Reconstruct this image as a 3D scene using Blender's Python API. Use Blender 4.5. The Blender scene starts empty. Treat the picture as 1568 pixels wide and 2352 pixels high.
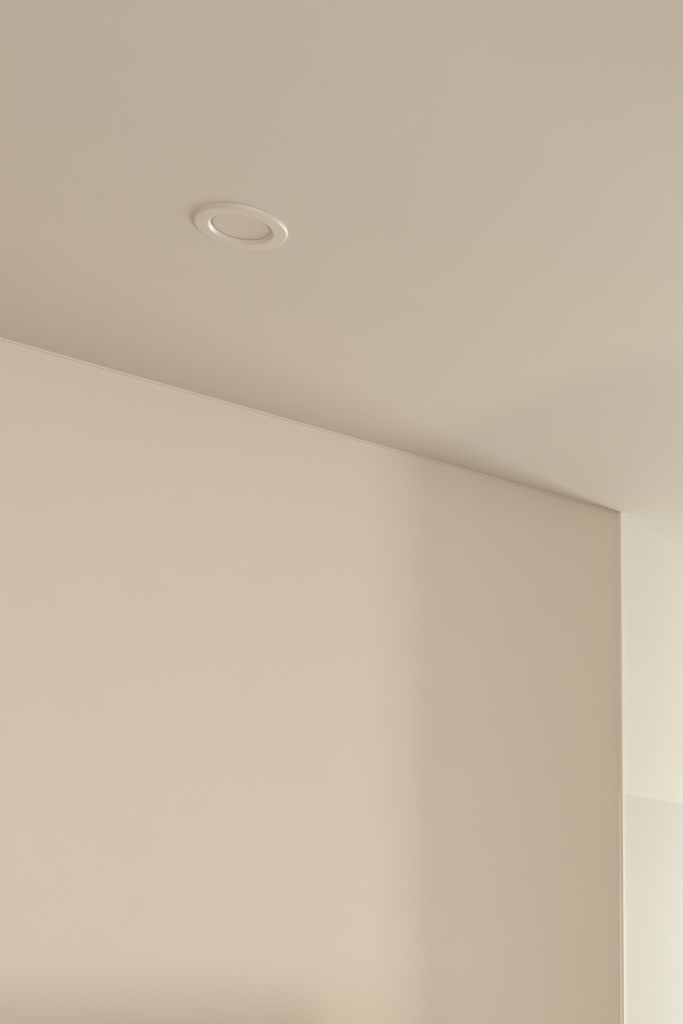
import bpy, bmesh, math
from mathutils import Vector, Matrix

# ------------------------------------------------------------------ camera
F_PX, PX, PY = 3364.0, 1900.0, 2200.0        # focal length and principal point in the 1568x2352 frame
ROLL = math.atan(8 / 1174)                   # the photo's plumb edge leans by this much
CAM_Z, CEIL_Z = 1.5, 2.6
scene = bpy.context.scene
cam_data = bpy.data.cameras.new('camera')
cam = bpy.data.objects.new('camera', cam_data)
scene.collection.objects.link(cam)
cam_data.sensor_fit = 'VERTICAL'
cam_data.sensor_height = 36.0
cam_data.lens = F_PX * 36.0 / 2352
cam_data.clip_start = 0.02
# the frame is the upper left part of a wider level picture
_dx, _dy = PX - 784, PY - 1176
_c, _s = math.cos(ROLL), math.sin(ROLL)
cam_data.shift_x = -_dx / 2352
cam_data.shift_y = _dy / 2352
cam.location = (0, 0, CAM_Z)
cam.rotation_mode = 'XYZ'
cam.matrix_world = Matrix.Translation((0, 0, CAM_Z)) @ Matrix.Rotation(math.pi / 2, 4, 'X') @ Matrix.Rotation(-ROLL, 4, 'Z')
scene.camera = cam


def ray(x, y):
    dx, dy = x - PX, y - PY
    ux = dx * _c - dy * _s
    uy = dy * _c + dx * _s
    return Vector((ux / F_PX, 1.0, -uy / F_PX))


def on_ceiling(x, y):
    r = ray(x, y)
    k = (CEIL_Z - CAM_Z) / r.z
    return Vector((r.x * k, r.y * k))


# ------------------------------------------------------------------ plan of the room
C = on_ceiling(1417, 1177)                   # the outer corner between the two walls
P0 = on_ceiling(0, 776)
u1 = (C - P0).normalized()                   # along the left wall, going away
n1 = Vector((u1.y, -u1.x))                   # out of the left wall into the room
AZ2 = math.radians(24.0)
u2 = Vector((math.sin(AZ2), math.cos(AZ2)))  # along the right wall, going away
n2 = Vector((u2.y, -u2.x))


def tn(t, n):
    """t metres back from the corner along the left wall, n metres out of it"""
    return C - u1 * t + n1 * n


ROOM_W = 4.2
END = 2.9
G = tn(3.6, 0)
E = C + u2 * END
H = tn(3.6, ROOM_W)


def cross_lines(p, d, q, e):
    m = Matrix(((d.x, -e.x), (d.y, -e.y)))
    a, b = m.inverted() @ (q - p)
    return p + d * a


Fp = cross_lines(H, u1, E, n2)

# ------------------------------------------------------------------ world, lights, exposure
world = bpy.data.worlds.new('World')
scene.world = world
world.use_nodes = True
wn = world.node_tree
bg = wn.nodes['Background']
bg.inputs['Color'].default_value = (0.75, 0.86, 1.0, 1)
bg.inputs['Strength'].default_value = 0.3

POWER = {'A': 88.7, 'B': 27.4, 'D': 31.6}
COLOUR = {'A': (0.914, 1.0, 0.992), 'B': (1.0, 0.992, 0.802), 'D': (0.824, 0.811, 1.0)}


def area_light(name, loc, direction, w, h, power, col):
    d = bpy.data.lights.new(name, 'AREA')
    d.shape = 'RECTANGLE'
    d.size, d.size_y = w, h
    d.energy = power
    d.color = col
    o = bpy.data.objects.new(name, d)
    scene.collection.objects.link(o)
    z = -Vector(direction).normalized()
    x = Vector((0, 0, 1)).cross(z).normalized()
    y = z.cross(x)
    m = Matrix((x, y, z)).transposed().to_4x4()
    m.translation = loc
    o.matrix_world = m
    return o


# area lights in openings: the far window grazes the right wall; the narrow one
# and the wide low one are unseen, added to light the left wall
A_S0, A_S1, A_Z0, A_Z1 = 0.12, 1.0, 0.4, 2.1
B_T0, B_T1, B_Z0, B_Z1 = 0.42, 0.77, 0.05, 0.75  # narrow unseen source, sized for the soft shadow edge on the left wall
D_T0, D_T1, D_Z0, D_Z1 = 1.0, 3.0, 0.05, 0.95  # wide low unseen source, added as fill


def opening_light(key, p, d, s0, s1, z0, z1):
    m = p + Vector((d[0], d[1])) * 0.02
    area_light('opening_area_light', (m.x, m.y, (z0 + z1) / 2), (d[0], d[1], 0), s1 - s0, z1 - z0, POWER[key], COLOUR[key])


opening_light('A', E + n2 * (A_S0 + A_S1) / 2, -u2, A_S0, A_S1, A_Z0, A_Z1)
opening_light('B', tn((B_T0 + B_T1) / 2, ROOM_W), -n1, B_T0, B_T1, B_Z0, B_Z1)
opening_light('D', tn((D_T0 + D_T1) / 2, ROOM_W), -n1, D_T0, D_T1, D_Z0, D_Z1)

vs = scene.view_settings
vs.view_transform = 'Standard'
vs.look = 'None'
vs.gamma = 1.0
vs.use_curve_mapping = False
vs.exposure = 0.0
scene.cycles.use_denoising = True
scene.cycles.max_bounces = 12
scene.cycles.diffuse_bounces = 8


# ------------------------------------------------------------------ materials
def paint(name, col, rough=0.6, bump=0.02, scale=260.0, mottle=0.012, spec=0.25):
    m = bpy.data.materials.new(name)
    m.use_nodes = True
    nt = m.node_tree
    b = nt.nodes['Principled BSDF']
    b.inputs['Roughness'].default_value = rough
    b.inputs['Specular IOR Level'].default_value = spec
    tc = nt.nodes.new('ShaderNodeTexCoord')
    n1_ = nt.nodes.new('ShaderNodeTexNoise')
    n1_.inputs['Scale'].default_value = 6.0
    n1_.inputs['Detail'].default_value = 3.0
    nt.links.new(tc.outputs['Object'], n1_.inputs['Vector'])
    ramp = nt.nodes.new('ShaderNodeMix')
    ramp.data_type = 'RGBA'
    ramp.inputs['A'].default_value = tuple(c * (1 - mottle) for c in col) + (1,)
    ramp.inputs['B'].default_value = tuple(min(1, c * (1 + mottle)) for c in col) + (1,)
    nt.links.new(n1_.outputs['Fac'], ramp.inputs['Factor'])
    nt.links.new(ramp.outputs['Result'], b.inputs['Base Color'])
    if bump:
        n2_ = nt.nodes.new('ShaderNodeTexNoise')
        n2_.inputs['Scale'].default_value = scale
        nt.links.new(tc.outputs['Object'], n2_.inputs['Vector'])
        bp = nt.nodes.new('ShaderNodeBump')
        bp.inputs['Strength'].default_value = bump
        bp.inputs['Distance'].default_value = 0.001
        nt.links.new(n2_.outputs['Fac'], bp.inputs['Height'])
        nt.links.new(bp.outputs['Normal'], b.inputs['Normal'])
    return m


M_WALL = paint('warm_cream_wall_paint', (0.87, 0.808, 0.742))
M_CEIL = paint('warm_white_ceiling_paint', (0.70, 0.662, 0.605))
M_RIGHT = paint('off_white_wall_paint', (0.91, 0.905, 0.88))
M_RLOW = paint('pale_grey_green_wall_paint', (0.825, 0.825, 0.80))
M_BEAD = paint('corner_bead_paint', (0.94, 0.915, 0.86), rough=0.4, bump=0)
M_CAULK = paint('joint_filler', (0.83, 0.78, 0.715), rough=0.5, bump=0)
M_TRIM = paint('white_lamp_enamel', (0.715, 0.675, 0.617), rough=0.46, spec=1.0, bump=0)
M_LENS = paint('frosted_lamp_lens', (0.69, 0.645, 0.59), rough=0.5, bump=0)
M_WOOD = paint('painted_furniture', (0.72, 0.66, 0.58), rough=0.5)
M_METAL = paint('brushed_handle', (0.45, 0.43, 0.40), rough=0.3, bump=0)
M_FRAME = paint('white_window_frame', (0.80, 0.80, 0.78), rough=0.4, bump=0)


def floor_material():
    m = bpy.data.materials.new('oak_floor')
    m.use_nodes = True
    nt = m.node_tree
    b = nt.nodes['Principled BSDF']
    tc = nt.nodes.new('ShaderNodeTexCoord')
    mp = nt.nodes.new('ShaderNodeMapping')
    mp.inputs['Scale'].default_value = (1.0, 14.0, 1.0)
    ns = nt.nodes.new('ShaderNodeTexNoise')
    ns.inputs['Scale'].default_value = 3.0
    ns.inputs['Detail'].default_value = 6.0
    cr = nt.nodes.new('ShaderNodeValToRGB')
    cr.color_ramp.elements[0].color = (0.26, 0.20, 0.14, 1)
    cr.color_ramp.elements[1].color = (0.38, 0.30, 0.22, 1)
    nt.links.new(tc.outputs['Object'], mp.inputs['Vector'])
    nt.links.new(mp.outputs['Vector'], ns.inputs['Vector'])
    nt.links.new(ns.outputs['Fac'], cr.inputs['Fac'])
    nt.links.new(cr.outputs['Color'], b.inputs['Base Color'])
    b.inputs['Roughness'].default_value = 0.45
    return m


def glass_material():
    m = bpy.data.materials.new('window_glass')
    m.use_nodes = True
    b = m.node_tree.nodes['Principled BSDF']
    b.inputs['Transmission Weight'].default_value = 1.0
    b.inputs['Roughness'].default_value = 0.0
    b.inputs['IOR'].default_value = 1.45
    return m


M_FLOOR = floor_material()
M_GLASS = glass_material()


# ------------------------------------------------------------------ mesh helpers
def add_prism(bm, pts, z0, z1):
    lo = [bm.verts.new((p[0], p[1], z0)) for p in pts]
    hi = [bm.verts.new((p[0], p[1], z1)) for p in pts]
    n = len(pts)
    bm.faces.new(lo[::-1])
    bm.faces.new(hi)
    for i in range(n):
        j = (i + 1) % n
        bm.faces.new((lo[i], lo[j], hi[j], hi[i]))


def link(name, bm, mat, parent=None, smooth=False, bevel=0.0):
    bmesh.ops.recalc_face_normals(bm, faces=bm.faces[:])
    if bevel:
        bmesh.ops.bevel(bm, geom=bm.edges[:], offset=bevel, segments=2, profile=0.5, affect='EDGES')
    me = bpy.data.meshes.new(name)
    bm.to_mesh(me)
    bm.free()
    me.materials.append(mat)
    if smooth:
        for p in me.polygons:
            p.use_smooth = True
    o = bpy.data.objects.new(name, me)
    scene.collection.objects.link(o)
    if parent:
        o.parent = parent
    return o


def structure(o):
    o['kind'] = 'structure'
    return o


def empty(name, label, cat, loc, rotz):
    o = bpy.data.objects.new(name, None)
    scene.collection.objects.link(o)
    o.location = loc
    o.rotation_euler = (0, 0, rotz)
    o['label'] = label
    o['category'] = cat
    return o


def slab(bm, p, d, nout, s0, s1, z0, z1, n0, n1v):
    """a box along direction d from p, thickness n0..n1v along nout"""
    add_prism(bm, [p + d * s0 + nout * n0, p + d * s1 + nout * n0, p + d * s1 + nout * n1v, p + d * s0 + nout * n1v], z0, z1)


TH = 0.12


def wall(name, p, q, inward, mat, openings=(), z1=CEIL_Z, ext0=0.0, ext1=0.0):
    d = (q - p).normalized()
    L = (q - p).length
    bm = bmesh.new()
    s = -ext0
    for (a, b, za, zb) in openings:
        slab(bm, p, d, -inward, s, a, 0, z1, 0, TH)
        slab(bm, p, d, -inward, a, b, 0, za, 0, TH)
        slab(bm, p, d, -inward, a, b, zb, z1, 0, TH)
        s = b
    slab(bm, p, d, -inward, s, L + ext1, 0, z1, 0, TH)
    return structure(link(name, bm, mat))


# ------------------------------------------------------------------ setting
outline = [G, C, E, Fp, H]
centre = sum(outline, Vector((0, 0))) / 5
big = [p + (p - centre).normalized() * 0.25 for p in outline]
bm = bmesh.new()
add_prism(bm, big, -0.1, 0.0)
structure(link('floor', bm, M_FLOOR))
bm = bmesh.new()
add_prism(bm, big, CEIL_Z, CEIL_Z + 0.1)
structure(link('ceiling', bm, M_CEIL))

# left wall as seen in the photo: a wedge closes the corner behind the two walls
wall('wall_left', G, C, n1, M_WALL)
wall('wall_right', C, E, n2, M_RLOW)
wall('wall_far', E, Fp, -u2, M_WALL, [(A_S0, A_S1, A_Z0, A_Z1)], ext0=TH)
BS0, BS1 = 3.6 - B_T1, 3.6 - B_T0
DS0, DS1 = 3.6 - D_T1, 3.6 - D_T0
wall('wall_side', H, Fp, -n1, M_WALL, [(DS0, DS1, D_Z0, D_Z1), (BS0, BS1, B_Z0, B_Z1)], ext1=TH)
wall('wall_near', G, H, u1, M_WALL, ext0=TH, ext1=TH)


def window(name, p, d, inward, s0, s1, z0, z1):
    bm = bmesh.new()
    w = 0.045
    a, b = 0.05, 0.10
    slab(bm, p, d, -inward, s0, s0 + w, z0, z1, a, b)
    slab(bm, p, d, -inward, s1 - w, s1, z0, z1, a, b)
    slab(bm, p, d, -inward, s0 + w, s1 - w, z0, z0 + w, a, b)
    slab(bm, p, d, -inward, s0 + w, s1 - w, z1 - w, z1, a, b)
    o = structure(link(name, bm, M_FRAME))
    bm = bmesh.new()
    slab(bm, p, d, -inward, s0 + w, s1 - w, z0 + w, z1 - w, 0.072, 0.078)
    link('pane', bm, M_GLASS, o)
    return o


window('window_1', E, (Fp - E).normalized(), -u2, A_S0, A_S1, A_Z0, A_Z1)
window('added_window_2', H, (Fp - H).normalized(), -n1, BS0, BS1, B_Z0, B_Z1)  # opening added to hold the narrow light
window('added_window_3', H, (Fp - H).normalized(), -n1, DS0, DS1, D_Z0, D_Z1)  # opening added to hold the wide fill light


# height of the faint horizontal edge on the right wall
def on_right_wall(x, y):
    r = ray(x, y)
    k = (C.x * n2.x + C.y * n2.y) / (r.x * n2.x + r.y * n2.y)
    return Vector((r.x * k, r.y * k, CAM_Z + r.z * k))


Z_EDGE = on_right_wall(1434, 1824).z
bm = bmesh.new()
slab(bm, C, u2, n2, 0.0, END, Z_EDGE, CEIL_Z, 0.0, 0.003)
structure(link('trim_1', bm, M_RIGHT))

# corner bead: slim strip that caps the outer corner
bm = bmesh.new()
slab(bm, C, u2, n2, -0.0005, 0.0115, 0.0, CEIL_Z, 0.003, 0.010)
structure(link('trim_2', bm, M_BEAD))

# bead of filler in the joint between left wall and ceiling
bm = bmesh.new()
segs = 60
ring_prev = None
for i in range(segs + 1):
    t = 3.5 * (1 - i / segs)
    b = tn(t, 0)
    r = 0.0038
    ring = []
    for k in range(5):
        a = math.pi / 2 * k / 4
        off = r * (1 - math.sin(a)), r * (1 - math.cos(a))
        pt = b + n1 * off[0]
        ring.append(bm.verts.new((pt.x, pt.y, CEIL_Z - off[1])))
    # close it into the corner
    ring.append(bm.verts.new((b.x, b.y, CEIL_Z)))
    if ring_prev:
        for k in range(6):
            j = (k + 1) % 6
            bm.faces.new((ring_prev[k], ring_prev[j], ring[j], ring[k]))
    ring_prev = ring
structure(link('trim_3', bm, M_CAULK, smooth=True))


# ------------------------------------------------------------------ recessed downlight
def lathe(name, prof, mat, parent, seg=96, smooth=True):
    bm = bmesh.new()
    rings = []
    for (r, z) in prof:
        if r < 1e-6:
            rings.append([bm.verts.new((0, 0, z))])
        else:
            rings.append([bm.verts.new((r * math.cos(2 * math.pi * k / seg), r * math.sin(2 * math.pi * k / seg), z)) for k in range(seg)])
    for a, b in zip(rings, rings[1:]):
        for k in range(seg):
            j = (k + 1) % seg
            if len(a) == 1:
                bm.faces.new((a[0], b[k], b[j]))
            elif len(b) == 1:
                bm.faces.new((a[k], a[j], b[0]))
            else:
                bm.faces.new((a[k], a[j], b[j], b[k]))
    return link(name, bm, mat, parent, smooth)


dl = on_ceiling(553, 519)
R = 0.0665
lamp = empty('downlight', 'round white recessed downlight with a raised trim ring set in the ceiling', 'downlight', (dl.x, dl.y, CEIL_Z), 0)
prof = [(R, 0.0), (R - 0.0003, -0.0010), (R - 0.0014, -0.0032), (R - 0.0024, -0.0044), (R - 0.0036, -0.0049), (R - 0.0060, -0.0051)]   # steep outer edge
prof += [(0.0530, -0.0053), (0.0470, -0.0055), (0.0454, -0.0053), (0.0446, -0.0046), (0.0434, -0.0028), (0.0427, -0.0018), (0.0416, -0.0013)]  # face, then the inner lip
prof += [(0.0413, -0.0004), (0.0413, 0.0)]
lathe('trim_ring', prof, M_TRIM, lamp)
lathe('lens', [(0.0, -0.0009), (0.036, -0.0009), (0.0410, -0.0012), (0.0412, -0.0001)], M_LENS, lamp)


# ------------------------------------------------------------------ unseen furniture added to shade the left wall
def shadow_cabinet(name, label, t0, t1, n0, depth, height, doors, front):
    """box body on a plinth with doors; front = +1 doors face the room, -1 the wall side"""
    L, D = t1 - t0, depth
    mid = tn((t0 + t1) / 2, n0 + depth / 2)
    root = empty(name, label, 'shadow_cabinet', (mid.x, mid.y, 0), math.atan2(u1.y, u1.x))

    def bx(nm, x0, x1, y0, y1, z0, z1, mat, parent=root, bev=0.002):
        bm = bmesh.new()
        add_prism(bm, [(x0, y0), (x1, y0), (x1, y1), (x0, y1)], z0, z1)
        return link(nm, bm, mat, parent, bevel=bev)
    f = -front * D / 2                       # local y of the door side (local +y is -n1)
    i = -1 if f < 0 else 1
    bx('plinth', -L / 2 + 0.02, L / 2 - 0.02, -D / 2 + 0.03, D / 2 - 0.03, 0, 0.08, M_WOOD)
    fi = f - i * 0.02
    bx('body', -L / 2, L / 2, min(fi, -f), max(fi, -f), 0.08, height - 0.02, M_WOOD)
    bx('top', -L / 2, L / 2, -D / 2, D / 2, height - 0.02, height, M_WOOD)
    w = L / doors
    for k in range(doors):
        x0 = -L / 2 + k * w
        dr = bx('door', x0 + 0.002, x0 + w - 0.002, min(fi, f), max(fi, f), 0.085, height - 0.024, M_WOOD)
        kx = x0 + (w - 0.05 if k % 2 == 0 else 0.05)
        bx('handle', kx - 0.006, kx + 0.006, min(f, f + i * 0.02), max(f, f + i * 0.02), height * 0.5 - 0.06, height * 0.5 + 0.06, M_METAL, dr)
    return root


shadow_cabinet('low_shadow_box', 'long unseen box with doors, added to shade the lower left wall', 0.77, 2.57, 0.005, 0.85, 1.205, 4, 1)  # light blocker out of view, sized for the soft shade at lower left
shadow_cabinet('tall_shadow_box', 'tall unseen box with doors, added to block light near the outer corner', -0.05, 0.59, 1.0, 0.45, 2.16, 2, 1)  # light blocker out of view, throws the vertical shadow edge on the left wall
